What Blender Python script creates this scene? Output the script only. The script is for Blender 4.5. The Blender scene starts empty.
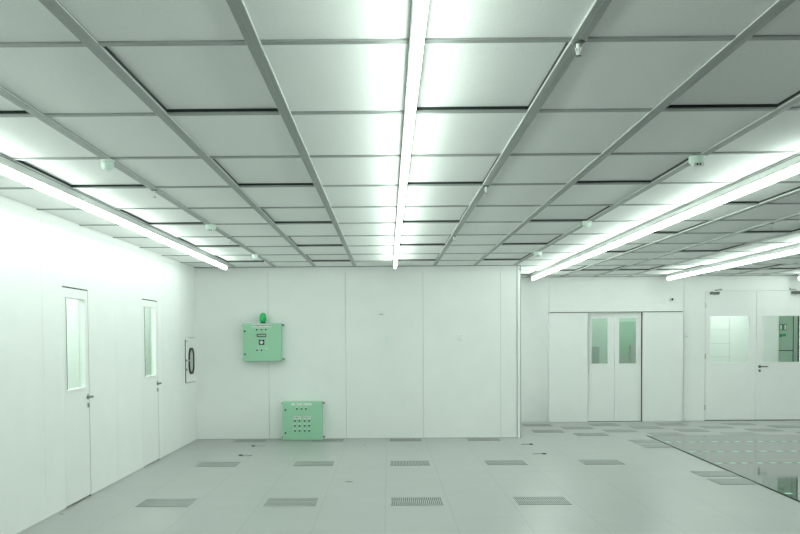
import bpy, bmesh, math, random
from mathutils import Matrix, Vector
random.seed(7)
sc = bpy.context.scene
COL = sc.collection
PI = math.pi

# ------------------------------------------------------------------ key dimensions (metres; camera stands at x=0, y=0)
EYE = 1.56
H = 2.683                      # underside of the ceiling grid
BX0, BS = 0.1136, 0.6163       # long grid beams
CY0, CS = 3.881, 1.2005        # cross bars
XL, XR = -3.003, 10.59         # side walls
YF, YB, YR = 15.75, 18.80, -2.12   # far wall, deeper back wall, rear wall
XP = 2.063                     # right end of the far wall
XC, YN = -4.7, 21.6            # spaces behind the walls

def bx(b): return BX0 + BS * b
def cy(c): return CY0 + CS * (c - 1)

# ------------------------------------------------------------------ materials
MATS = {}
def mat(name, col, rough=0.5, metal=0.0, spec=0.5, noise=0.0, nscale=60.0, bump=0.0, emit=None, estr=0.0, coat=0.0):
    m = bpy.data.materials.new(name); m.use_nodes = True
    nt = m.node_tree; p = nt.nodes['Principled BSDF']
    p.inputs['Base Color'].default_value = (*col, 1)
    p.inputs['Roughness'].default_value = rough
    p.inputs['Metallic'].default_value = metal
    p.inputs['Specular IOR Level'].default_value = spec
    if coat: p.inputs['Coat Weight'].default_value = coat
    if noise or bump:
        tc = nt.nodes.new('ShaderNodeTexCoord'); n = nt.nodes.new('ShaderNodeTexNoise')
        n.inputs['Scale'].default_value = nscale; n.inputs['Detail'].default_value = 4
        nt.links.new(tc.outputs['Object'], n.inputs['Vector'])
        if noise:
            r = nt.nodes.new('ShaderNodeValToRGB')
            r.color_ramp.elements[0].position = 0.3; r.color_ramp.elements[1].position = 0.7
            r.color_ramp.elements[0].color = (*[c * (1 - noise) for c in col], 1)
            r.color_ramp.elements[1].color = (*[min(1, c * (1 + noise)) for c in col], 1)
            nt.links.new(n.outputs['Fac'], r.inputs['Fac']); nt.links.new(r.outputs['Color'], p.inputs['Base Color'])
        if bump:
            b = nt.nodes.new('ShaderNodeBump'); b.inputs['Strength'].default_value = bump; b.inputs['Distance'].default_value = 0.002
            nt.links.new(n.outputs['Fac'], b.inputs['Height']); nt.links.new(b.outputs['Normal'], p.inputs['Normal'])
    if emit:
        p.inputs['Emission Color'].default_value = (*emit, 1); p.inputs['Emission Strength'].default_value = estr
    MATS[name] = m
    return m

LAMP = (0.85, 1.0, 0.90)
mat('wall_panel', (0.92, 0.925, 0.92), 0.34, spec=0.45, noise=0.015, nscale=3)
mat('joint', (0.55, 0.57, 0.55), 0.6)
mat('door_white', (0.91, 0.915, 0.91), 0.35, noise=0.01, nscale=4)
mat('ceiling_panel', (0.88, 0.89, 0.88), 0.5, spec=0.4, noise=0.05, nscale=160, bump=0.15)
mat('grid_metal', (0.32, 0.34, 0.33), 0.42, metal=0.3, noise=0.05, nscale=40)
mat('grid_edge_highlight', (0.80, 0.82, 0.81), 0.4)  # pale tone painting the lamp light caught on beam edges
mat('gap_black', (0.012, 0.02, 0.015), 0.8)
mat('slab', (0.4, 0.4, 0.4), 0.8)
mat('housing', (0.62, 0.64, 0.63), 0.4, metal=0.1)
mat('diffuser', (0.9, 0.9, 0.9), 0.4, emit=LAMP, estr=9.8)
mat('wall_row_diffuser', (0.9, 0.9, 0.9), 0.4, emit=LAMP, estr=6.6)
mat('lobby_fill_diffuser', (0.9, 0.9, 0.9), 0.4, emit=LAMP, estr=36.0)  # glow of the added lobby fill tube
mat('lobby_green', (0.40, 0.55, 0.45), 0.5)
mat('pale_screen', (0.66, 0.76, 0.69), 0.5)
mat('fill_diffuser', (0.9, 0.9, 0.9), 0.4, emit=LAMP, estr=21.0)  # glow of the added fill tubes behind corridor and sliding door
mat('white_plastic', (0.88, 0.92, 0.89), 0.4)
mat('mint_plastic', (0.80, 0.95, 0.86), 0.4)
mat('chrome', (0.62, 0.64, 0.63), 0.22, metal=0.9)
mat('steel_dark', (0.16, 0.19, 0.17), 0.35, metal=0.6)
mat('black_plastic', (0.015, 0.02, 0.017), 0.35)
mat('rubber', (0.02, 0.025, 0.022), 0.6)
mat('green_box', (0.36, 0.66, 0.46), 0.42, noise=0.03, nscale=90)
mat('green_box_side', (0.27, 0.58, 0.37), 0.42)
mat('label_white', (0.82, 0.85, 0.82), 0.5)
mat('print_dark', (0.06, 0.08, 0.07), 0.6)
mat('green_button', (0.01, 0.22, 0.07), 0.3)
mat('green_pale_button', (0.45, 0.80, 0.56), 0.3)
mat('beacon_green', (0.0, 0.36, 0.09), 0.08, coat=1.0, emit=(0.0, 0.8, 0.18), estr=0.05)
mat('vent_metal', (0.46, 0.48, 0.47), 0.4, metal=0.2)
mat('vent_dark', (0.10, 0.11, 0.105), 0.7)
mat('tape_green', (0.34, 0.72, 0.48), 0.5)
mat('tape_dark', (0.06, 0.08, 0.07), 0.5)
mat('tint_green', (0.44, 0.60, 0.49), 0.5)
mat('room_grey', (0.50, 0.55, 0.51), 0.5)
mat('sign_green', (0.0, 0.30, 0.10), 0.5)

def floor_mat():
    m = bpy.data.materials.new('vinyl_floor'); m.use_nodes = True; nt = m.node_tree; L = nt.links; N = nt.nodes
    p = N['Principled BSDF']; p.inputs['Roughness'].default_value = 0.27; p.inputs['Specular IOR Level'].default_value = 0.5
    tc = N.new('ShaderNodeTexCoord'); sx = N.new('ShaderNodeSeparateXYZ'); L.new(tc.outputs['Object'], sx.inputs[0])
    def line(out, off):
        a = N.new('ShaderNodeMath'); a.operation = 'ADD'; a.inputs[1].default_value = off + 60.0; L.new(out, a.inputs[0])
        b = N.new('ShaderNodeMath'); b.operation = 'MODULO'; b.inputs[1].default_value = 0.6; L.new(a.outputs[0], b.inputs[0])
        c = N.new('ShaderNodeMath'); c.operation = 'LESS_THAN'; c.inputs[1].default_value = 0.007; L.new(b.outputs[0], c.inputs[0])
        return c.outputs[0]
    lx = line(sx.outputs[0], 0.035); ly = line(sx.outputs[1], -9.33 + 9.6)
    mx = N.new('ShaderNodeMath'); mx.operation = 'MAXIMUM'; L.new(lx, mx.inputs[0]); L.new(ly, mx.inputs[1])
    n1 = N.new('ShaderNodeTexNoise'); n1.inputs['Scale'].default_value = 70; n1.inputs['Detail'].default_value = 3; L.new(tc.outputs['Object'], n1.inputs['Vector'])
    n2 = N.new('ShaderNodeTexNoise'); n2.inputs['Scale'].default_value = 1.6; n2.inputs['Detail'].default_value = 2; L.new(tc.outputs['Object'], n2.inputs['Vector'])
    r = N.new('ShaderNodeValToRGB'); r.color_ramp.elements[0].position = 0.25; r.color_ramp.elements[1].position = 0.75
    r.color_ramp.elements[0].color = (0.335, 0.34, 0.335, 1); r.color_ramp.elements[1].color = (0.435, 0.44, 0.435, 1)
    av = N.new('ShaderNodeMath'); av.operation = 'ADD'; L.new(n1.outputs['Fac'], av.inputs[0]); L.new(n2.outputs['Fac'], av.inputs[1])
    hv = N.new('ShaderNodeMath'); hv.operation = 'MULTIPLY'; hv.inputs[1].default_value = 0.5; L.new(av.outputs[0], hv.inputs[0])
    L.new(hv.outputs[0], r.inputs['Fac'])
    mix = N.new('ShaderNodeMix'); mix.data_type = 'RGBA'; L.new(mx.outputs[0], mix.inputs['Factor'])
    L.new(r.outputs['Color'], mix.inputs['A']); mix.inputs['B'].default_value = (0.285, 0.295, 0.29, 1)
    L.new(mix.outputs['Result'], p.inputs['Base Color'])
    # soft wear in the polish
    rr = N.new('ShaderNodeMapRange'); rr.inputs['To Min'].default_value = 0.26; rr.inputs['To Max'].default_value = 0.32
    L.new(n2.outputs['Fac'], rr.inputs['Value']); L.new(rr.outputs['Result'], p.inputs['Roughness'])
    MATS['vinyl_floor'] = m
floor_mat()

def film_mat():
    m = bpy.data.materials.new('glossy_sheet'); m.use_nodes = True; nt = m.node_tree
    p = nt.nodes['Principled BSDF']; p.inputs['Base Color'].default_value = (0.15, 0.155, 0.15, 1)
    p.inputs['Roughness'].default_value = 0.045; p.inputs['IOR'].default_value = 1.5
    tc = nt.nodes.new('ShaderNodeTexCoord'); n = nt.nodes.new('ShaderNodeTexNoise'); n.inputs['Scale'].default_value = 30
    r = nt.nodes.new('ShaderNodeMapRange'); r.inputs['To Min'].default_value = 0.03; r.inputs['To Max'].default_value = 0.06
    nt.links.new(tc.outputs['Object'], n.inputs['Vector']); nt.links.new(n.outputs['Fac'], r.inputs['Value']); nt.links.new(r.outputs['Result'], p.inputs['Roughness'])
    MATS['glossy_sheet'] = m
film_mat()

def glass_mat(name, tint, refl):
    m = bpy.data.materials.new(name); m.use_nodes = True; nt = m.node_tree; N = nt.nodes
    N.remove(N['Principled BSDF']); out = N['Material Output']
    t = N.new('ShaderNodeBsdfTransparent'); t.inputs['Color'].default_value = (*tint, 1)
    g = N.new('ShaderNodeBsdfGlossy'); g.inputs['Roughness'].default_value = 0.02; g.inputs['Color'].default_value = (0.9, 1, 0.93, 1)
    f = N.new('ShaderNodeFresnel')
    ge = N.new('ShaderNodeNewGeometry'); io = N.new('ShaderNodeMapRange')          # same reflection from either side of the thin pane
    io.inputs['To Min'].default_value = refl; io.inputs['To Max'].default_value = 1.0 / refl
    nt.links.new(ge.outputs['Backfacing'], io.inputs['Value']); nt.links.new(io.outputs['Result'], f.inputs['IOR'])
    mx = N.new('ShaderNodeMixShader')
    nt.links.new(f.outputs[0], mx.inputs[0]); nt.links.new(t.outputs[0], mx.inputs[1]); nt.links.new(g.outputs[0], mx.inputs[2])
    nt.links.new(mx.outputs[0], out.inputs['Surface'])
    MATS[name] = m
glass_mat('pane_glass', (0.95, 0.98, 0.96), 1.5)
glass_mat('green_glass', (0.93, 0.98, 0.95), 1.5)

# ------------------------------------------------------------------ mesh builder
class MB:
    def __init__(self): self.bm = bmesh.new(); self.mats = []; self.cur = 0; self.sm = False
    def use(self, name):
        if name not in self.mats: self.mats.append(name)
        self.cur = self.mats.index(name); return self
    def _fin(self, faces, smooth=False):
        for f in faces: f.material_index = self.cur; f.smooth = smooth
    def box(self, x0, x1, y0, y1, z0, z1, bev=0.0):
        r = bmesh.ops.create_cube(self.bm, size=1.0)
        vs = r['verts']
        for v in vs:
            v.co = Vector(((x0 + x1) / 2 + v.co.x * (x1 - x0), (y0 + y1) / 2 + v.co.y * (y1 - y0), (z0 + z1) / 2 + v.co.z * (z1 - z0)))
        fs = set(f for v in vs for f in v.link_faces)
        if bev:
            es = set(e for v in vs for e in v.link_edges)
            q = bmesh.ops.bevel(self.bm, geom=list(es), offset=bev, segments=2, affect='EDGES', profile=0.5)
            fs = set(f for f in fs if f.is_valid) | set(q['faces'])
        self._fin(fs); return self
    def lathe(self, prof, M, n=24, smooth=True):
        """prof: list of (radius, height) about local z, placed by matrix M."""
        rings = []
        for r, z in prof:
            if r < 1e-6: rings.append([self.bm.verts.new(M @ Vector((0, 0, z)))])
            else: rings.append([self.bm.verts.new(M @ Vector((r * math.cos(2 * PI * i / n), r * math.sin(2 * PI * i / n), z))) for i in range(n)])
        fs = []
        for a, b in zip(rings, rings[1:]):
            for i in range(n):
                j = (i + 1) % n
                if len(a) == 1 and len(b) == 1: continue
                if len(a) == 1: fs.append(self.bm.faces.new((a[0], b[j], b[i])))
                elif len(b) == 1: fs.append(self.bm.faces.new((a[i], a[j], b[0])))
                else: fs.append(self.bm.faces.new((a[i], a[j], b[j], b[i])))
        for rg, flip in ((rings[0], True), (rings[-1], False)):
            if len(rg) > 1: fs.append(self.bm.faces.new(rg[::-1] if flip else rg))
        self._fin(fs, smooth); return self
    def cyl(self, p0, p1, r0, r1=None, n=16):
        p0, p1 = Vector(p0), Vector(p1); d = p1 - p0
        M = Matrix.Translation(p0) @ d.to_track_quat('Z', 'Y').to_matrix().to_4x4()
        return self.lathe([(r0, 0), (r0 if r1 is None else r1, d.length)], M, n, False)
    def prism(self, pts, axis, a, b, smooth=False):
        """closed outline of 2-D points swept from a to b along 'x', 'y' or 'z'."""
        def P(u, v, t): return {'x': (t, u, v), 'y': (u, t, v), 'z': (u, v, t)}[axis]
        A = [self.bm.verts.new(P(u, v, a)) for u, v in pts]; B = [self.bm.verts.new(P(u, v, b)) for u, v in pts]
        fs = [self.bm.faces.new((A[i], A[(i + 1) % len(A)], B[(i + 1) % len(A)], B[i])) for i in range(len(A))]
        self._fin(fs, smooth)
        caps = [self.bm.faces.new(A[::-1]), self.bm.faces.new(B)]
        self._fin(caps); return self
    def build(self, name, m=None, parent=None, loc=(0, 0, 0)):
        if m and not self.mats: self.mats = [m]
        bmesh.ops.recalc_face_normals(self.bm, faces=self.bm.faces[:])
        me = bpy.data.meshes.new(name); self.bm.to_mesh(me); self.bm.free()
        for k in self.mats: me.materials.append(MATS[k])
        o = bpy.data.objects.new(name, me); COL.objects.link(o); o.location = loc
        if parent: o.parent = parent
        return o

def tag(o, label, cat, group=None):
    o['label'] = label; o['category'] = cat
    if group: o['group'] = group
    return o
def empty(name, loc=(0, 0, 0), parent=None):
    o = bpy.data.objects.new(name, None); COL.objects.link(o); o.location = loc; o.empty_display_size = 0.1
    if parent: o.parent = parent
    return o
def struct(o):
    o['kind'] = 'structure'; return o
def copy_tree(o, parent=None):
    c = o.copy(); COL.objects.link(c)
    if parent: c.parent = parent
    for ch in list(o.children): copy_tree(ch, c)
    return c

def panels(mb, plane, t0, t1, tb, u0, u1, v0, v1, joints, holes, gap=0.006):
    """wall: front skin of panels between t0 (face) and t1, solid core t1..tb; holes = (ua, ub, va, vb) cut right through."""
    def cells(us, vs, shrink, ta, tz, jset):
        for a, b in zip(us, us[1:]):
            run = None
            for c, d in zip(vs, vs[1:]):
                mu, mv = (a + b) / 2, (c + d) / 2
                if any(h[0] < mu < h[1] and h[2] < mv < h[3] for h in holes): continue
                aa = a + (gap / 2 if shrink and a in jset else 0); bb = b - (gap / 2 if shrink and b in jset else 0)
                if plane == 'x': mb.box(min(ta, tz), max(ta, tz), aa, bb, c, d)
                else: mb.box(aa, bb, min(ta, tz), max(ta, tz), c, d)
    hu = sorted({h[0] for h in holes} | {h[1] for h in holes}); hv = sorted({h[2] for h in holes} | {h[3] for h in holes})
    js = set(j for j in joints if not any(h[0] <= j <= h[1] for h in holes if h[2] < 0.1))
    us = sorted({u0, u1} | js | {u for u in hu if u0 < u < u1}); vs = sorted({v0, v1} | {v for v in hv if v0 < v < v1})
    mb.use('wall_panel'); cells(us, vs, True, t0, t1, js)
    us2 = sorted({u0, u1} | {u for u in hu if u0 < u < u1})
    mb.use('joint'); cells(us2, vs, False, t1, tb, js)
    return mb

# ------------------------------------------------------------------ setting: floor
fl = MB().use('vinyl_floor').box(XC - 0.1, XR + 0.1, YR - 0.1, YN + 0.1, -0.12, 0.0).build('floor'); struct(fl)
# glossy darker sheet covering the floor at right, with its black edge strip and taped seams
E0, E1 = (4.105, 15.95), (3.62, 2.0)
def ex(y): return E0[0] + (y - E0[1]) * (E0[0] - E1[0]) / (E0[1] - E1[1])
sheet = MB().use('glossy_sheet').prism([(E1[0], E1[1]), (10.5, 2.0), (10.5, 15.95), E0], 'z', 0.0005, 0.006).build('floor_sheet', parent=fl)
MB().use('gap_black').prism([(E1[0] - .014, E1[1]), E1, E0, (E0[0] - .014, E0[1] + .02)], 'z', 0.0005, 0.0085).build('edge_strip', parent=sheet)
for k, (yy, pit) in enumerate(((14.95, .172), (13.67, .195), (12.40, .165), (9.97, .16))):
    mb = MB(); x = ex(yy) + .05; i = 0
    while x < 10.3:
        j = random.uniform(-.02, .02)
        mb.use('tape_green').box(x + j, x + j + pit * .42, yy - .04, yy + .04, 0.006, 0.0066)
        mb.use('tape_dark').box(x + pit * .52 + j, x + pit * .9 + j, yy - .018, yy + .018, 0.006, 0.0064)
        x += pit; i += 1
    mb.build('taped_seam', parent=sheet)

# ------------------------------------------------------------------ setting: ceiling
REC = set()
for c in (-4, -2, 0, 2):
    for r in (-3, -1, 1, 3, 5, 7, 9): REC.add((c, r))
for c in (4, 6, 8, 10, 12, 14):
    for r in (-4, -2, 0, 2, 4, 6, 8): REC.add((c, r))
for c in range(4, 16): REC.add((c, 11))
REC.add((3, 12))
CB = list(range(-5, 17)); CR = list(range(-4, 14))
cm = MB(); cm.use('slab').box(XC - .1, XR + .1, YR - .1, YN + .1, H + 0.09, H + 0.15)
rec_boxes = []
for c in CB:
    xa = bx(c) if c > -5 else XL; xb = bx(c + 1) if c < 16 else XR
    for r in CR:
        ya = cy(r); yb = cy(r + 1) if r < 13 else YB
        if c < 3 and ya >= cy(11) - .01: continue
        if (c, r) in REC: rec_boxes.append((xa, xb, ya, min(yb, YB))); continue
        cm.use('ceiling_panel').box(xa + .012, xb - .012, ya + .012, yb - .012, H + 0.012, H + 0.04)
ceil = struct(cm.build('ceiling'))
for xa, xb, ya, yb in rec_boxes:
    mb = MB(); g = .0275
    mb.use('ceiling_panel').box(xa + g, xb - g, ya + .025, yb - .025, H + 0.027, H + 0.06)
    mb.use('gap_black')
    for q in ((xa + g - .006, xa + g, ya + .02, yb - .02), (xb - g, xb - g + .006, ya + .02, yb - .02), (xa + g, xb - g, ya + .019, ya + .025), (xa + g, xb - g, yb - .025, yb - .019)):
        mb.box(*q, H + 0.0125, H + 0.06)
    mb.build('recessed_panel', parent=ceil)
LIGHTS = {-4: (YR + .1, cy(10)), 0: (YR + .1, cy(10)), 4: (6.05, 17.95), 8: (9.6, 18.2), 12: (9.6, 18.5)}
for b in range(-4, 17):
    x = bx(b) if -5 < b < 17 else (XL + .02 if b == -5 else XR - .02)
    y1 = YF if x < XP else YB
    mb = MB().use('grid_metal')
    mb.prism([(x - .027, H + .003), (x - .025, H), (x + .025, H), (x + .027, H + .003), (x + .027, H + .03), (x + .006, H + .032), (x + .006, H + .085), (x - .006, H + .085), (x - .006, H + .032), (x - .027, H + .03)], 'y', YR, y1)
    mb.box(x - .0015, x + .0015, YR, y1, H - .0012, H)
    mb.use('grid_edge_highlight').box(x - .0282, x - .0272, YR, y1, H + .002, H + .006).box(x + .0272, x + .0282, YR, y1, H + .002, H + .006)  # bright strips imitate the lit sides of the beam
    mb.build('grid_beam', parent=ceil)
for c in range(-4, 15):
    if c == -4: continue
    y = cy(c); y = min(y, YB - .02)
    xa = XL if y < YF else XP
    mb = MB().use('grid_metal').box(xa, XR, y - .022, y + .022, H + .004, H + .03, .002)
    mb.build('cross_bar', parent=ceil)
MB().use('grid_metal').box(XL, XP, YF - .045, YF, H + .002, H + .03).build('cross_bar', parent=ceil)

# ------------------------------------------------------------------ setting: walls
D1 = (9.304, 10.106, 0.0, 2.072); D2 = (12.335, 13.145, 0.0, 2.076); HT = (14.905, 15.70, 0.92, 1.60)
lw = panels(MB(), 'x', XL, XL - .012, XL - .10, YR, YF + 3, 0, H + .09, [8.76 + 1.17 * n for n in range(-9, 7)], [D1, D2, HT])
wl = struct(lw.build('wall_left'))
fw = panels(MB(), 'y', YF, YF + .012, YF + .08, XL, XP, 0, H + .09, [-1.864 + 1.2085 * n for n in range(0, 4)], [])
struct(fw.build('wall_far'))
SL = (3.694, 4.705, 0.0, 2.03); D4 = (5.895, 6.84, 0.0, 2.412); D5 = (6.84, 7.785, 0.0, 2.412)
bw = panels(MB(), 'y', YB, YB + .012, YB + .10, XP - .08, XR, 0, H + .09, [3.0, 4.2, 5.5, 8.2, 9.4], [SL, (D4[0], D5[1], 0, 2.412)])
struct(bw.build('wall_back'))
struct(MB().use('wall_panel').box(XP - .08, XP, YF + .08, YB, 0, H + .09).build('wall_return'))
struct(MB().use('wall_panel').box(XR, XR + .1, YR, YN, 0, H + .09).build('wall_right'))
struct(MB().use('wall_panel').box(XC, XR, YR - .1, YR, 0, H + .09).build('wall_rear'))
struct(MB().use('wall_panel').box(XC - .1, XC, YR, YN, 0, H + .09).build('wall_corridor'))
struct(MB().use('wall_panel').box(XC, XR, YN, YN + .1, 0, H + .09).build('wall_beyond'))
# corner post with its dark seal, and the angle under the ceiling edge
pm = MB().use('wall_panel').box(XP - .045, XP + .004, YF - .014, YF + .1, 0, H, .006)
pm.use('steel_dark').box(XP + .004, XP + .012, YF - .006, YF + .1, 0, H).box(XP - .051, XP - .045, YF - .010, YF + .01, 0, H)
pm.use('gap_black').box(XP - .012, XP + .002, YF - .017, YF - .013, H - .066, H - .05)
struct(pm.build('trim_1'))
struct(MB().use('wall_panel').box(XL, XL + .005, YR, YF, H - .05, H - .001, .002).build('trim_2'))
struct(MB().use('wall_panel').box(XL + .005, XP - .05, YF - .006, YF, H - .075, H - .001, .002).build('trim_3'))
struct(MB().use('wall_panel').box(XP, XR, YB - .014, YB, H - .06, H - .001, .002).build('trim_4'))
struct(MB().use('joint').box(XL, XL + .004, YR, 9.30, 0, .012).box(XL, XL + .004, 10.11, 12.33, 0, .012).box(XL, XL + .004, 13.15, YF, 0, .012).build('baseboard_left'))
struct(MB().use('joint').box(XL + .004, XP - .05, YF - .004, YF, 0, .012).build('baseboard_far'))

# ------------------------------------------------------------------ doors
def ring(mb, plane, t0, t1, ua, ub, va, vb, w):
    """picture-frame of four bars lying in plane x or y"""
    for (a, b, c, d) in ((ua, ub, va, va + w), (ua, ub, vb - w, vb), (ua, ua + w, va + w, vb - w), (ub - w, ub, va + w, vb - w)):
        if plane == 'x': mb.box(min(t0, t1), max(t0, t1), a, b, c, d, .003)
        else: mb.box(a, b, min(t0, t1), max(t0, t1), c, d, .003)
    return mb
def leaf_with_window(mb, plane, t0, t1, u0, u1, v0, v1, w):
    ua, ub, va, vb = w
    for (a, b, c, d) in ((u0, ua, v0, v1), (ub, u1, v0, v1), (ua, ub, v0, va), (ua, ub, vb, v1)):
        if plane == 'x': mb.box(min(t0, t1), max(t0, t1), a, b, c, d)
        else: mb.box(a, b, min(t0, t1), max(t0, t1), c, d)
    return mb
def left_door(name, D, win, gy):
    root = struct(empty(name, (XL, (D[0] + D[1]) / 2, 0)))
    ox, oy = XL, (D[0] + D[1]) / 2
    g = .007
    u0, u1 = D[0] + g - oy, D[1] - .016 - oy
    w = (win[0] - oy, win[1] - oy, win[2], win[3])
    leaf_with_window(MB().use('door_white'), 'x', -.046, -.001, u0, u1, .016, D[3] - .013, w).build('leaf', parent=root)
    ring(MB().use('door_white'), 'x', -.05, .006, w[0] - .004, w[1] + .004, w[2] - .004, w[3] + .004, .022).build('window_frame', parent=root)
    MB().use('pane_glass').box(-.030, -.024, w[0] + .01, w[1] - .01, w[2] + .01, w[3] - .01).build('glass_pane', parent=root)
    st = MB().use('gap_black').box(-.058, -.048, D[0] - oy + .001, D[0] - oy + .03, 0.001, D[3] - .001).box(-.058, -.048, D[1] - oy - .03, D[1] - oy - .001, 0.001, D[3] - .001)
    st.box(-.058, -.048, D[0] - oy + .03, D[1] - oy - .03, D[3] - .03, D[3] - .001).box(-.058, -.048, D[0] - oy + .03, D[1] - oy - .03, 0.001, .03)
    st.build('door_stop', parent=root)
    MB().use('gap_black').box(-.046, -.004, u1 + .001, D[1] - oy - .0005, 0.001, D[3] - .001).box(-.046, -.004, u0, u1, D[3] - .0125, D[3] - .001).build('edge_seal', parent=root)
    MB().use('steel_dark').box(-.02, .0075, w[0] + .016, w[0] + .036, w[2] + .018, w[3] - .018).build('window_edge_strip', parent=root)  # dark strip along the near edge of the window
    hy = u1 - .055; hz = 1.005
    h = MB().use('chrome').cyl((0, hy, hz), (.009, hy, hz), .030, n=20).cyl((.009, hy, hz), (.05, hy, hz), .010)
    h.use('steel_dark').cyl((.046, hy + .014, hz), (.046, hy - .15, hz), .0125)
    h.build('handle', parent=root)
    k = MB().use('chrome').cyl((0, hy, hz - .085), (.012, hy, hz - .085), .026, n=20)
    k.use('black_plastic').box(.012, .014, hy - .008, hy + .008, hz - .105, hz - .07)
    k.build('lock', parent=root)
    return root
left_door('door_1', D1, (9.36, 9.985, 1.085, 1.985), 0)
left_door('door_2', D2, (12.39, 13.04, 1.095, 1.995), 0)

# sliding double door with its covers
s3 = struct(empty('door_3', (4.2, YB, 0)))
def L3(x): return x - 4.2
FS = -.15
MB().use('door_white').box(L3(2.976), L3(5.44), FS - .03, -.0005, 2.035, 2.16, .003).build('track_cover', parent=s3)
MB().use('gap_black').box(L3(2.99), L3(5.43), FS - .004, FS + .01, 2.024, 2.034).build('track_gap', parent=s3)
MB().use('door_white').box(L3(2.976), L3(3.694), FS, -.0005, 0.004, 2.024, .003).build('side_cover', parent=s3)
MB().use('door_white').box(L3(4.705), L3(5.44), FS, -.0005, 0.004, 2.024, .003).build('side_cover', parent=s3)
def slide_leaf(x0, x1, wx0, wx1, glass):
    lf = leaf_with_window(MB().use('door_white'), 'y', -.085, -.05, L3(x0), L3(x1), .012, 2.022, (L3(wx0) - .02, L3(wx1) + .02, 1.06, 1.94)).build('leaf', parent=s3)
    ring(MB().use('door_white'), 'y', -.092, -.045, L3(wx0) - .024, L3(wx1) + .024, 1.056, 1.944, .024).build('window_frame', parent=lf)
    MB().use(glass).box(L3(wx0) - .015, L3(wx1) + .015, -.070, -.064, 1.065, 1.935).build('glass_pane', parent=lf)
slide_leaf(3.705, 4.196, 3.772, 4.071, 'green_glass')
slide_leaf(4.204, 4.690, 4.282, 4.598, 'green_glass')
MB().use('gap_black').box(L3(4.695), L3(4.7045), -.10, -.03, .004, 2.02).build('jamb_shadow', parent=s3)  # black strip in place of the shadow at the right jamb
MB().use('steel_dark').box(L3(3.6945), L3(3.703), -.12, -.03, .004, 2.02).build('jamb_shadow', parent=s3)  # dark strip in place of the left side cover's shadow
MB().use('steel_dark').box(L3(3.70), L3(4.70), -.10, -.04, .0005, .010).build('threshold', parent=s3)

def closer(parent, x, z, s):
    b = MB().use('steel_dark').box(x - .085, x + .085, -.062, -.002, z - .028, z + .022, .008)
    b.use('chrome').cyl((x, -.035, z - .045), (x, -.035, z + .045), .014, n=14)
    cl = b.build('door_closer', parent=parent)
    a = MB().use('chrome').cyl((x, -.035, z + .05), (x + s * .10, -.05, z + .058), .009).cyl((x + s * .10, -.05, z + .058), (x + s * .12, -.006, z + .085), .007)
    a.use('steel_dark').box(x + s * .10 - .03, x + s * .10 + .03, -.06, -.03, z + .05, z + .062)
    a.build('arm', parent=cl)
def swing_leaf(name, D, win, hinge_side, handle, cx, cs):
    ox = D[0]
    root = struct(empty(name, (ox, YB, 0))); g = .006
    w = (win[0] - ox, win[1] - ox, win[2], win[3]); W = D[1] - D[0]
    leaf_with_window(MB().use('door_white'), 'y', -.004, .045, g, W - .003, .012, D[3] - g, w).build('leaf', parent=root)
    ring(MB().use('door_white'), 'y', -.012, .048, w[0] - .022, w[1] + .022, w[2] - .022, w[3] + .022, .024).build('window_frame', parent=root)
    MB().use('pane_glass').box(w[0] + .004, w[1] - .004, .02, .026, w[2] + .004, w[3] - .004).build('glass_pane', parent=root)
    hx = g * .3 if hinge_side < 0 else W - g * .3
    for hz in (.25, 1.2, 2.15):
        MB().use('chrome').cyl((hx, -.012, hz - .05), (hx, -.012, hz + .05), .009, n=12).build('hinge', parent=root)
    if handle:
        hz = 1.004; hx = .068
        h = MB().use('steel_dark').cyl((hx, -.004, hz), (hx, -.014, hz), .027, n=20).cyl((hx, -.014, hz), (hx, -.055, hz), .011)
        h.use('steel_dark').cyl((hx - .006, -.052, hz), (hx + .135, -.052, hz), .0105)
        h.build('handle', parent=root)
        MB().use('steel_dark').cyl((hx, -.004, hz - .078), (hx, -.013, hz - .078), .023, n=20).build('lock', parent=root)
    closer(root, cx - ox, 2.372, cs)
    MB().use('gap_black').box(.002, W - .002, -.003, .06, .0006, .011).build('threshold', parent=root)
swing_leaf('door_4', D4, (5.99, 6.706, 1.075, 1.945), -1, False, 6.06, 1)
swing_leaf('door_5', D5, (6.968, 7.66, 1.082, 1.942), 1, True, 7.56, -1)

# what shows behind the glass of the double door: a lobby with a pale screen, a grey-green door and its two plates
lob = MB().use('wall_panel').box(2.2, 6.95, 20.6, 20.66, 0, H + .05).box(6.96, 7.955, 20.6, 20.66, 0, H + .05)
lob.use('lobby_green').box(7.965, 9.2, 20.62, 20.66, 0, H + .05)
lob.use('joint').box(6.95, 6.96, 20.61, 20.66, 0, H)
for z in (1.15, 1.42, 1.7): lob.use('joint').box(6.3, 7.0, 20.596, 20.60, z, z + .006)
lob.use('gap_black').box(8.250, 8.258, 20.61, 20.62, 0, H).box(7.965, 8.25, 20.61, 20.62, 1.265, 1.282).box(8.345, 8.372, 20.60, 20.62, 0, H)
struct(lob.build('wall_lobby'))
sgn = MB().use('print_dark').box(7.975, 8.115, 20.61, 20.619, 1.685, 1.81)
sgn.use('label_white').box(7.985, 8.018, 20.607, 20.611, 1.70, 1.795).box(8.072, 8.105, 20.607, 20.611, 1.70, 1.795)
sgn.use('print_dark').box(8.025, 8.065, 20.606, 20.611, 1.70, 1.73).box(8.025, 8.065, 20.606, 20.611, 1.765, 1.795)
sgn.use('sign_green').box(8.035, 8.055, 20.605, 20.611, 1.69, 1.80)
tag(sgn.build('safety_sign'), 'dark green and white square sign seen through the rightmost door window', 'sign')
sg2 = MB().use('sign_green').box(7.975, 8.03, 20.61, 20.619, 1.545, 1.61).box(8.05, 8.10, 20.61, 20.619, 1.56, 1.615).box(8.03, 8.05, 20.612, 20.619, 1.57, 1.595)
tag(sg2.build('small_sign'), 'small green plate under the square sign, behind the rightmost door window', 'sign')
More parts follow.
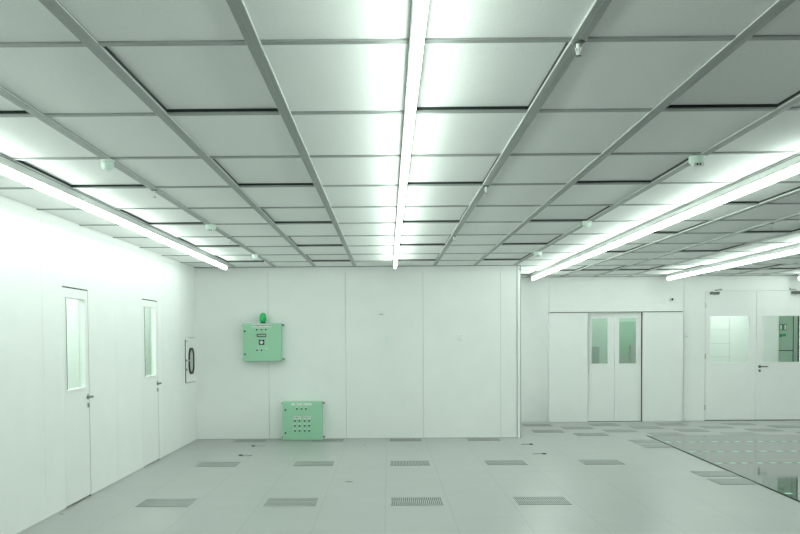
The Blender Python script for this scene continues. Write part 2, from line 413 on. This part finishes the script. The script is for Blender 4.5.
# screen standing behind the sliding door
scr = MB().use('tint_green').box(4.52, 5.10, 20.2, 20.22, 1.20, 1.875)
scr.use('pale_screen').box(4.52, 5.10, 20.2, 20.22, 1.875, 2.3).box(3.84, 4.52, 20.2, 20.22, 0.6, 2.3)
scr.use('room_grey').box(4.84, 5.10, 20.16, 20.195, .6, 1.40).box(3.94, 4.22, 20.16, 20.195, .6, 1.38).box(4.52, 4.84, 20.18, 20.2, .6, 1.2)
scr.use('room_grey').box(3.85, 3.89, 20.2, 20.24, 0, .6).box(5.06, 5.10, 20.2, 20.24, 0, 1.2)
tag(scr.build('partition_screen'), 'green tinted screen behind the windows of the sliding door', 'screen')

# ------------------------------------------------------------------ linear ceiling lights
def linear_light(x, y0, y1, label, group, dm='diffuser'):
    root = empty('linear_light', (x, y0, H)); tag(root, label, 'ceiling light', group)
    L = y1 - y0
    h = MB().use('housing').prism([(-.026, -.001), (.026, -.001), (.026, -.036), (.0225, -.052), (-.0225, -.052), (-.026, -.036)], 'y', 0, L)
    h.use('steel_dark').box(-.029, -.0262, 0, L, -.005, -.001).box(.0262, .029, 0, L, -.005, -.001)
    h.build('housing', parent=root)
    pr = [(-.0205, -.0525), (-.0215, -.066), (-.0208, -.077)]
    for k in range(1, 8):
        a = PI + PI * k / 8; pr.append((.0208 * math.cos(a), -.080 + .020 * math.sin(a)))
    pr += [(.0208, -.077), (.0215, -.066), (.0205, -.0525)]
    MB().use(dm).prism(pr, 'y', .004, L - .004, smooth=True).build('diffuser', parent=root)
    for a, b in ((-.004, .0035), (L - .0035, L + .004)):
        MB().use('housing').box(-.023, .023, a, b, -.1, -.002, .003).build('end_cap', parent=root)
    return root
G = 'continuous rows of ceiling tubes'
LL = {-4: 'long glowing tube light on the ceiling along the left wall', 0: 'long glowing tube light running down the middle of the ceiling',
      4: 'long glowing tube light right of the middle, reaching past the far wall corner', 8: 'glowing tube light above the sliding door end, near the upper right edge',
      12: 'short visible end of a tube light above the rightmost door closer'}
for b, (a, e) in LIGHTS.items(): linear_light(bx(b), a, e, LL[b], G, 'wall_row_diffuser' if b == -4 else 'diffuser')
linear_light(-3.9, 6.0, 20.5, 'added unseen tube light brightening the corridor behind the left wall doors', None, 'fill_diffuser')  # unseen fill light, added so the left door windows look bright
linear_light(4.2, 18.98, 20.0, 'added unseen short tube light brightening the space behind the sliding door', None, 'fill_diffuser')  # unseen fill light, added to brighten the sliding door windows
linear_light(6.6, 18.98, 20.4, 'added unseen short tube light brightening the lobby behind the double door', None, 'lobby_fill_diffuser')  # unseen fill light, added to brighten the double door windows

# ------------------------------------------------------------------ smoke detectors and sprinklers
def T(x, y, z): return Matrix.Translation((x, y, z))
DOWN = Matrix.Rotation(PI, 4, 'X')
def detector_dome():
    r = empty('smoke_detector')
    MB().use('white_plastic').lathe([(.056, 0), (.058, .010), (.052, .014)], DOWN).build('base', parent=r)
    MB().use('mint_plastic').lathe([(.050, .014), (.052, .03), (.050, .048), (.042, .066), (.026, .078), (.010, .082), (0, .0825)], DOWN).build('dome', parent=r)
    return r
def detector_flat():
    r = empty('smoke_detector')
    MB().use('mint_plastic').lathe([(.074, 0), (.077, .006), (.077, .042), (.070, .052)], DOWN).build('body', parent=r)
    MB().use('white_plastic').lathe([(.050, .052), (.052, .060), (.044, .074), (.02, .078), (0, .078)], DOWN).build('chamber', parent=r)
    e = MB().use('black_plastic')
    for dx in (-.014, .012): e.box(dx - .007, dx + .007, -.055, -.044, -.068, -.056)
    e.build('sensor_slot', parent=r)
    for a, b in ((.030, .045), (-.047, -.034)): MB().use('white_plastic').box(a, b, -.05, -.03, -.074, -.05).build('clip', parent=r)
    return r
def sprinkler():
    r = empty('sprinkler')
    MB().use('steel_dark').lathe([(.033, 0), (.034, .004), (.020, .010)], DOWN, 20).build('escutcheon', parent=r)
    b = MB().use('white_plastic').cyl((0, 0, -.008), (0, 0, -.030), .010).cyl((-.013, 0, -.028), (-.004, 0, -.060), .0035).cyl((.013, 0, -.028), (.004, 0, -.060), .0035).cyl((0, 0, -.058), (0, 0, -.066), .006)
    b.use('white_plastic').cyl((0, 0, -.03), (0, 0, -.058), .0045)
    b.build('nozzle', parent=r)
    MB().use('steel_dark').lathe([(.016, -.066 * -1), (.017, .0675), (0, .069)], DOWN, 20).build('deflector', parent=r)
    return r
def place(proto, used, loc, label, cat, group, s=1.0):
    o = proto if not used else copy_tree(proto)
    o.location = loc; o.scale = (s, s, s * (1.3 if s < .7 and 'drum' in label else 1)); tag(o, label, cat, group)
    return o
pd, pf, ps = detector_dome(), detector_flat(), sprinkler()
GD = 'detectors under the ceiling grid'
for i, (x, y, l) in enumerate(((bx(-3), 6.30, 'round domed white detector on the ceiling, nearest one at left'), (bx(-3), 13.25, 'round domed white detector on the ceiling near the far left corner'),
                               (1.93, 9.80, 'round domed white detector left of the long right tube light, above the far wall'))):
    place(pd, i, (x, y, H), l, 'smoke detector', GD, .8)
for i, (x, y, l) in enumerate(((1.93, 6.33, 'flat drum detector with two black slots, nearest one at upper right'), (bx(-3) + .02, 9.85, 'flat drum detector with two black slots beside the left tube light'),
                               (bx(3), 13.22, 'flat drum detector above the corner post of the far wall'))):
    place(pf, i, (x, y, H), l, 'smoke detector', GD, .68)
GS = 'sprinkler heads under the ceiling grid'
for i, (x, y, l) in enumerate(((bx(1), cy(1), 'pendent sprinkler head nearest the camera, top right of the middle tube light'), (bx(1), cy(4), 'second sprinkler head along the beam right of the middle tube light'),
                               (bx(1), cy(7), 'third and farthest sprinkler head on the beam right of the middle tube light'), (bx(-3), 7.56, 'sprinkler head between the two nearest left detectors'),
                               (bx(-3), 11.14, 'sprinkler head between the drum and far dome detectors at left'), (bx(-3), 14.30, 'sprinkler head closest to the far left corner'),
                               (bx(6), cy(6) + .2, 'sprinkler head at far right between the two right tube lights, nearer one'), (bx(6), 13.45, 'sprinkler head between the two right tube lights, above the sliding door'))):
    place(ps, i, (x, y, H), l, 'sprinkler', GS, .8)

# ------------------------------------------------------------------ floor vents
def vent(w, d):
    r = empty('floor_vent')
    MB().use('vent_dark').box(0, w, 0, d, 0.0005, 0.002).build('backing', parent=r)
    s = MB().use('vent_metal'); n = 26
    for i in range(n + 1):
        x = i * (w - .008) / n; ww = .0085
        s.box(x, x + ww, 0, d, .002, .005)
    for k in (0, .5, 1): s.box(0, w, k * (d - .012), k * (d - .012) + .012, .002, .0048)
    s.build('grille', parent=r)
    return r
pv = vent(.495, .457); first = [True]
pvw = vent(.495, .385); firstw = [True]
GV = 'slotted air vents in the floor'
def put_vent(x, y, label, wall=False):
    p, fl_ = (pvw, firstw) if wall else (pv, first)
    o = p if fl_[0] else copy_tree(p); fl_[0] = False
    o.location = (x, y, 0); tag(o, label, 'floor vent', GV)
NTH4 = ['leftmost', 'second from left', 'third from left', 'fourth from left', 'rightmost']
for c in range(-2, 2): put_vent(.019 + 1.2 * c, 9.40, 'slotted grey floor vent in the row nearest the camera, ' + NTH4[c + 2])
for c in range(-2, 3): put_vent(.019 + 1.2 * c, 12.38, 'slotted grey floor vent in the second row from the camera, ' + NTH4[c + 2])
WN = ['left of the floor-standing green box', 'behind the floor-standing green box', 'below the pair of wall switches, left one', 'nearest the corner post']
for c in range(-2, 2): put_vent(.019 + 1.2 * c, 15.345, 'slotted grey floor vent against the far wall, ' + WN[c + 2], True)
for y, l in ((10.62, 'nearest'), (11.24, 'second'), (14.22, 'third'), (14.86, 'farthest')):
    put_vent(3.50 + .0 if y < 12 else 3.64, y, 'floor vent beside the black edge strip of the glossy floor, %s of four' % l)
RW = ['front', 'second', 'third', 'last']; ORD = ['first', 'second', 'third', 'fourth', 'fifth', 'sixth']
for k, (y, x0, n) in enumerate(((16.02, 3.019, 6), (16.62, 2.419, 6), (17.22, 3.019, 6), (17.82, 2.419, 6))):
    for i in range(n):
        x = x0 + 1.2 * i
        if x > 7.2: continue
        put_vent(x, y, 'floor vent near the back wall doors, %s checkerboard row, %s from left' % (RW[k], ORD[i]))

# small latches lying on the floor
def latch(sgn):
    r = empty('floor_latch')
    MB().use('steel_dark').box(-.026, .026, -.03, .03, 0.0006, .018, .005).build('knob', parent=r)
    MB().use('grid_metal').cyl((sgn * .02, 0, .010), (sgn * .15, 0, .005), .004, n=10).build('rod', parent=r)
    return r
for s, x, y, l in ((1, -1.98, 14.71, 'small dark floor latch at left, nearer the far wall'), (1, -1.99, 13.53, 'small dark floor latch at left, farther from the far wall'),
                   (-1, 2.09, 14.74, 'small dark floor latch below the corner post'), (-1, 2.09, 13.51, 'small dark floor latch right of the corner post, nearer the camera')):
    o = latch(s); o.location = (x, y, 0); tag(o, l, 'floor latch', 'small latches on the floor')

# ------------------------------------------------------------------ green control boxes
def text_bars(mb, x0, x1, z, y, hgt, seed):
    """lettering too small to read: short dark strokes"""
    rnd = random.Random(seed); x = x0
    while x < x1 - .006:
        w = rnd.uniform(.004, .011)
        mb.box(x, min(x + w, x1), y - .0006, y, z - hgt / 2, z + hgt / 2); x += w + rnd.uniform(.003, .009)
def lugs(parent, w, h, y):
    for sx in (-1, 1):
        for sz in (-1, 1):
            a, b = sorted((sx * (w / 2 - .004), sx * (w / 2 + .032)))
            m = MB().use('steel_dark').box(a, b, y - .016, y - .0005, sz * (h / 2 - .028) - .014, sz * (h / 2 - .028) + .014, .003)
            m.use('chrome').cyl((sx * (w / 2 + .019), y - .016, sz * (h / 2 - .028)), (sx * (w / 2 + .019), y - .024, sz * (h / 2 - .028)), .008, n=8)
            m.build('mounting_lug', parent=parent)
def button(name, x, z, yf, m, r=.012, parent=None):
    b = MB().use('chrome').cyl((x, yf, z), (x, yf - .004, z), r * 1.15, n=18)
    b.use(m).lathe([(r * .95, .004), (r * .95, .013), (r * .8, .018), (0, .019)], T(x, yf, z) @ Matrix.Rotation(PI / 2, 4, 'X'), 18)
    return b.build(name, parent=parent)
def plate(x0, x1, z0, z1, yf, parent, seed=1, txt=True):
    p = MB().use('label_white').box(x0, x1, yf - .002, yf, z0, z1)
    if txt: text_bars(p.use('print_dark'), x0 + .006, x1 - .006, (z0 + z1) / 2, yf - .002, (z1 - z0) * .42, seed)
    return p.build('label_plate', parent=parent)
def enclosure(name, cx, cz, w, h, d, li):
    r = empty(name, (cx, YF, cz)); yf = -d
    MB().use('green_box').box(-w / 2, w / 2, -d + .024, -.012, -h / 2, h / 2, .004).build('enclosure', parent=r)
    dr = MB().use('green_box').box(-w / 2, w / 2, -d, -d + .020, -h / 2, h / 2, .005).build('door', parent=r)
    MB().use('rubber').box(-w / 2 + .008, w / 2 - .008, -d + .019, -d + .025, -h / 2 + .008, h / 2 - .008).build('door_gasket', parent=r)
    lugs(r, w, h, 0)
    MB().use('steel_dark').box(-w / 2 + .02, w / 2 - .02, -.0125, -.0005, -h / 2 + .02, h / 2 - .02).build('back_plate', parent=r)
    for z in (h * .29, -h * .315):
        l = MB().use('black_plastic').cyl((-w / 2 + li, yf, z), (-w / 2 + li, yf - .008, z), .014, n=16).box(-w / 2 + li - .012, -w / 2 + li + .012, yf - .010, yf, z - .004, z + .012, .002)
        l.build('door_lock', parent=dr)
    return r, dr, yf
K = .001876
b1, d1, yf = enclosure('control_box', -1.942, 1.523, .590, .585, .20, .032)
tag(b1, 'square green control box mounted on the far wall with a green beacon on top', 'control box')
def P1(u, v): return ((u - 262) * K, (306 - v) * K)
x0, z0 = P1(182, 180); x1, z1 = P1(340, 158); plate(x0, x1, z0, z1, yf, d1, 3)
for u, m in ((221, 'black_plastic'), (259, 'green_button'), (296, 'black_plastic')):
    x, z = P1(u, 202); button('indicator_lamp', x, z, yf, m, .013, d1)
    mb = MB().use('label_white').box(x - .013, x + .013, yf - .0015, yf, z + .020, z + .028); mb.build('label_plate', parent=d1)
x0, z0 = P1(222, 263); x1, z1 = P1(298, 236)
ds = MB().use('black_plastic').box(x0, x1, yf - .010, yf, z0, z1, .003).use('label_white').box(x0 + .012, x1 - .012, yf - .0112, yf - .010, z0 + .014, z1 - .014)
text_bars(ds.use('print_dark'), x0 + .014, x1 - .014, (z0 + z1) / 2, yf - .0112, .012, 9); ds.build('display', parent=d1)
x0, z0 = P1(237, 328); x1, z1 = P1(282, 285)
sw = MB().use('black_plastic').box(x0, x1, yf - .006, yf, z0, z1, .003).build('selector_switch', parent=d1)
xc, zc = (x0 + x1) / 2, (z0 + z1) / 2
kn = MB().use('label_white').cyl((xc, yf - .006, zc), (xc, yf - .018, zc), .026, n=24).box(xc - .006, xc + .006, yf - .026, yf - .017, zc - .024, zc + .024, .002); kn.build('knob', parent=sw)
plate(xc - .02, xc + .02, z1 + .006, z1 + .013, yf, d1, 4, False)
for u, m in ((222, 'black_plastic'), (259, 'black_plastic'), (300, 'green_pale_button')):
    x, z = P1(u, 371); button('push_button', x, z, yf, m, .013, d1); plate(x - .02, x + .02, z + .019, z + .030, yf, d1, u)
x, z = P1(268, 150)
bc = MB().use('black_plastic').lathe([(.040, .2925), (.040, .306), (.034, .312)], T(x, -.12, 0), 24).build('beacon_base', parent=b1)
ln = MB().use('beacon_green').lathe([(.034, .312), (.045, .320), (.052, .345), (.053, .395), (.048, .425), (.034, .445), (.016, .453), (0, .455)], T(x, -.12, 0), 28).build('beacon_lens', parent=bc)
ln['label'] = 'bright green domed beacon lens'

K2 = .001443
b2, d2, yf = enclosure('control_box', -1.33, .302, .610, .590, .20, .045)
tag(b2, 'square green control box low against the far wall, with rows of small black buttons', 'control box')
def P2(u, v): return ((u - 295) * K2, (278 - v) * K2)
for a, b_, s in ((180, 214, 0), (222, 258, 5), (264, 288, 0), (292, 324, 6), (328, 362, 0), (364, 396, 0)):
    x0, z0 = P2(a, 110); x1, z1 = P2(b_, 88); plate(x0, x1, z0, z1, yf, d2, s, s > 0)
for u, m in ((239, 'black_plastic'), (288, 'green_button'), (336, 'black_plastic')):
    x, z = P2(u, 148); button('indicator_lamp', x, z, yf, m, .013, d2); plate(x - .014, x + .014, z + .020, z + .032, yf, d2, u, False)
for a, b_ in ((205, 282), (310, 385)):
    x0, z0 = P2(a, 252); x1, z1 = P2(b_, 230); plate(x0, x1, z0, z1, yf, d2, a)
for v in (277, 330, 385):
    for u in (217, 265, 320, 368):
        x, z = P2(u, v); button('push_button', x, z, yf, 'black_plastic', .0125, d2)
        x, z = P2(u, v - 20); MB().use('label_white').box(x - .016, x + .016, yf - .0015, yf, z - .006, z + .006).build('label_plate', parent=d2)

# ------------------------------------------------------------------ hatch in the left wall
hr = empty('pass_through_hatch', (XL, 15.30, 1.26)); tag(hr, 'small white hatch with black-rimmed oblong window set in the left wall', 'hatch')
def rrect(cu, cv, w, h, r, n=8):
    pts = []
    for (sx, sz, a0) in ((1, 1, 0), (-1, 1, PI / 2), (-1, -1, PI), (1, -1, 1.5 * PI)):
        for i in range(n + 1):
            a = a0 + PI / 2 * i / n; pts.append((cu + sx * (w / 2 - r) + r * math.cos(a), cv + sz * (h / 2 - r) + r * math.sin(a)))
    return pts
MB().use('door_white').box(-.06, .008, -.375, .385, -.33, .33, .004).build('panel', parent=hr)
MB().use('gap_black').box(-.06, .0085, -.391, -.378, -.33, .31).build('edge_seal', parent=hr)
wcu, wcv = .0, -.012
rimo = MB().use('rubber'); 
def ring_rr(mb, a, b, cu, cv, w, h, r, t):
    o1 = rrect(cu, cv, w, h, r); i1 = rrect(cu, cv, w - 2 * t, h - 2 * t, max(r - t, .01)); n = len(o1); bm = mb.bm
    V = [[bm.verts.new((x, u, v)) for u, v in pts] for x, pts in ((a, o1), (b, o1), (b, i1), (a, i1))]
    fs = []
    for k in range(4):
        A, B = V[k], V[(k + 1) % 4]
        for i in range(n):
            j = (i + 1) % n; fs.append(bm.faces.new((A[i], A[j], B[j], B[i])))
    mb._fin(fs); return mb
ring_rr(rimo, .006, .028, wcu, wcv, .38, .40, .15, .038).build('window_gasket', parent=hr)
MB().use('room_grey').prism(rrect(wcu, wcv, .30, .32, .11), 'x', .008, .012).build('glass_pane', parent=hr)
hm = MB().use('chrome').cyl((.008, -.345, .0), (.014, -.345, .0), .024, n=18).cyl((.014, -.345, 0), (.05, -.345, 0), .010).cyl((.047, -.352, 0), (.047, -.235, 0), .010)
hm.build('handle', parent=hr)
MB().use('steel_dark').cyl((.008, -.345, -.135), (.018, -.345, -.135), .017, n=16).build('lock', parent=hr)
MB().use('black_plastic').cyl((.008, -.29, .285), (.014, -.29, .285), .010, n=12).build('screw', parent=hr)

# ------------------------------------------------------------------ small wall fittings
def wall_switch(x, z, y, label, dot):
    r = empty('wall_switch', (x, y, z)); tag(r, label, 'switch', 'square switch plates on the walls')
    MB().use('white_plastic').box(-.048, .048, -.016, -.0003, -.048, .048, .004).build('plate', parent=r)
    MB().use('white_plastic').box(-.026, .026, -.021, -.0155, -.032, .032, .003).build('rocker', parent=r)
    MB().use(dot).cyl((0, -.0155, .040 if dot != 'print_dark' else 0), (0, -.0235, .040 if dot != 'print_dark' else 0), .007, n=12).build('pilot_light', parent=r)
wall_switch(-.012, 1.560, YF, 'square white switch on the far wall below the small box', 'green_pale_button')
wall_switch(1.143, 1.575, YF, 'square white switch alone on the right half of the far wall', 'joint')
wall_switch(5.551, 1.570, YB, 'square white switch between the sliding door and the double door', 'print_dark')
r = empty('sensor_box', (-.10, YF, 1.985)); tag(r, 'tiny white sensor box high on the far wall', 'sensor')
MB().use('white_plastic').box(-.045, .045, -.07, -.0005, -.035, .04, .008).build('body', parent=r)
MB().use('joint').box(-.03, .03, -.05, -.012, -.045, -.035).build('bracket', parent=r)
r = empty('motion_sensor', (5.26, YB, 2.25)); tag(r, 'small white motion sensor above the right end of the sliding door', 'sensor')
MB().use('white_plastic').box(-.03, .04, -.05, -.0005, -.04, .045, .008).build('body', parent=r)
MB().use('black_plastic').cyl((.01, -.049, .012), (.01, -.062, .008), .020, n=16).build('lens', parent=r)
MB().use('white_plastic').cyl((-.02, -.045, -.02), (-.035, -.085, -.045), .014, n=12).build('bracket', parent=r)

# ------------------------------------------------------------------ world, camera, view
w = bpy.data.worlds.new('World'); sc.world = w; w.use_nodes = True
w.node_tree.nodes['Background'].inputs[0].default_value = (0.02, 0.025, 0.022, 1)
cd = bpy.data.cameras.new('Camera'); cam = bpy.data.objects.new('Camera', cd); COL.objects.link(cam); sc.camera = cam
F, YAW, PIT, ROL, SX, SY = 1008.17, -0.0093, -0.0394, -0.0066, -21.38, 111.83
cyw, syw, cp, sp, cr, sr = math.cos(YAW), math.sin(YAW), math.cos(PIT), math.sin(PIT), math.cos(ROL), math.sin(ROL)
X1 = Vector((cyw, -syw, 0)); Y1 = Vector((syw, cyw, 0)); Zv = Vector((0, 0, 1))
FW = Y1 * cp + Zv * sp; Z2 = Zv * cp - Y1 * sp
RT = X1 * cr + Z2 * sr; UP = Z2 * cr - X1 * sr
R = Matrix((RT, UP, -FW)).transposed()
cam.matrix_world = Matrix.Translation((0, 0, EYE)) @ R.to_4x4()
cd.sensor_fit = 'HORIZONTAL'; cd.sensor_width = 36.0; cd.lens = F / 800 * 36.0
cd.shift_x = -SX / 800; cd.shift_y = SY / 800; cd.clip_start = 0.05; cd.clip_end = 100
vs = sc.view_settings; sc.display_settings.display_device = 'sRGB'
vs.view_transform = 'Standard'; vs.look = 'None'; vs.exposure = 1.36; vs.gamma = 1.0; vs.use_curve_mapping = False
sc.cycles.diffuse_bounces = 6; sc.cycles.max_bounces = 10; sc.cycles.transparent_max_bounces = 16
sc.cycles.use_denoising = True
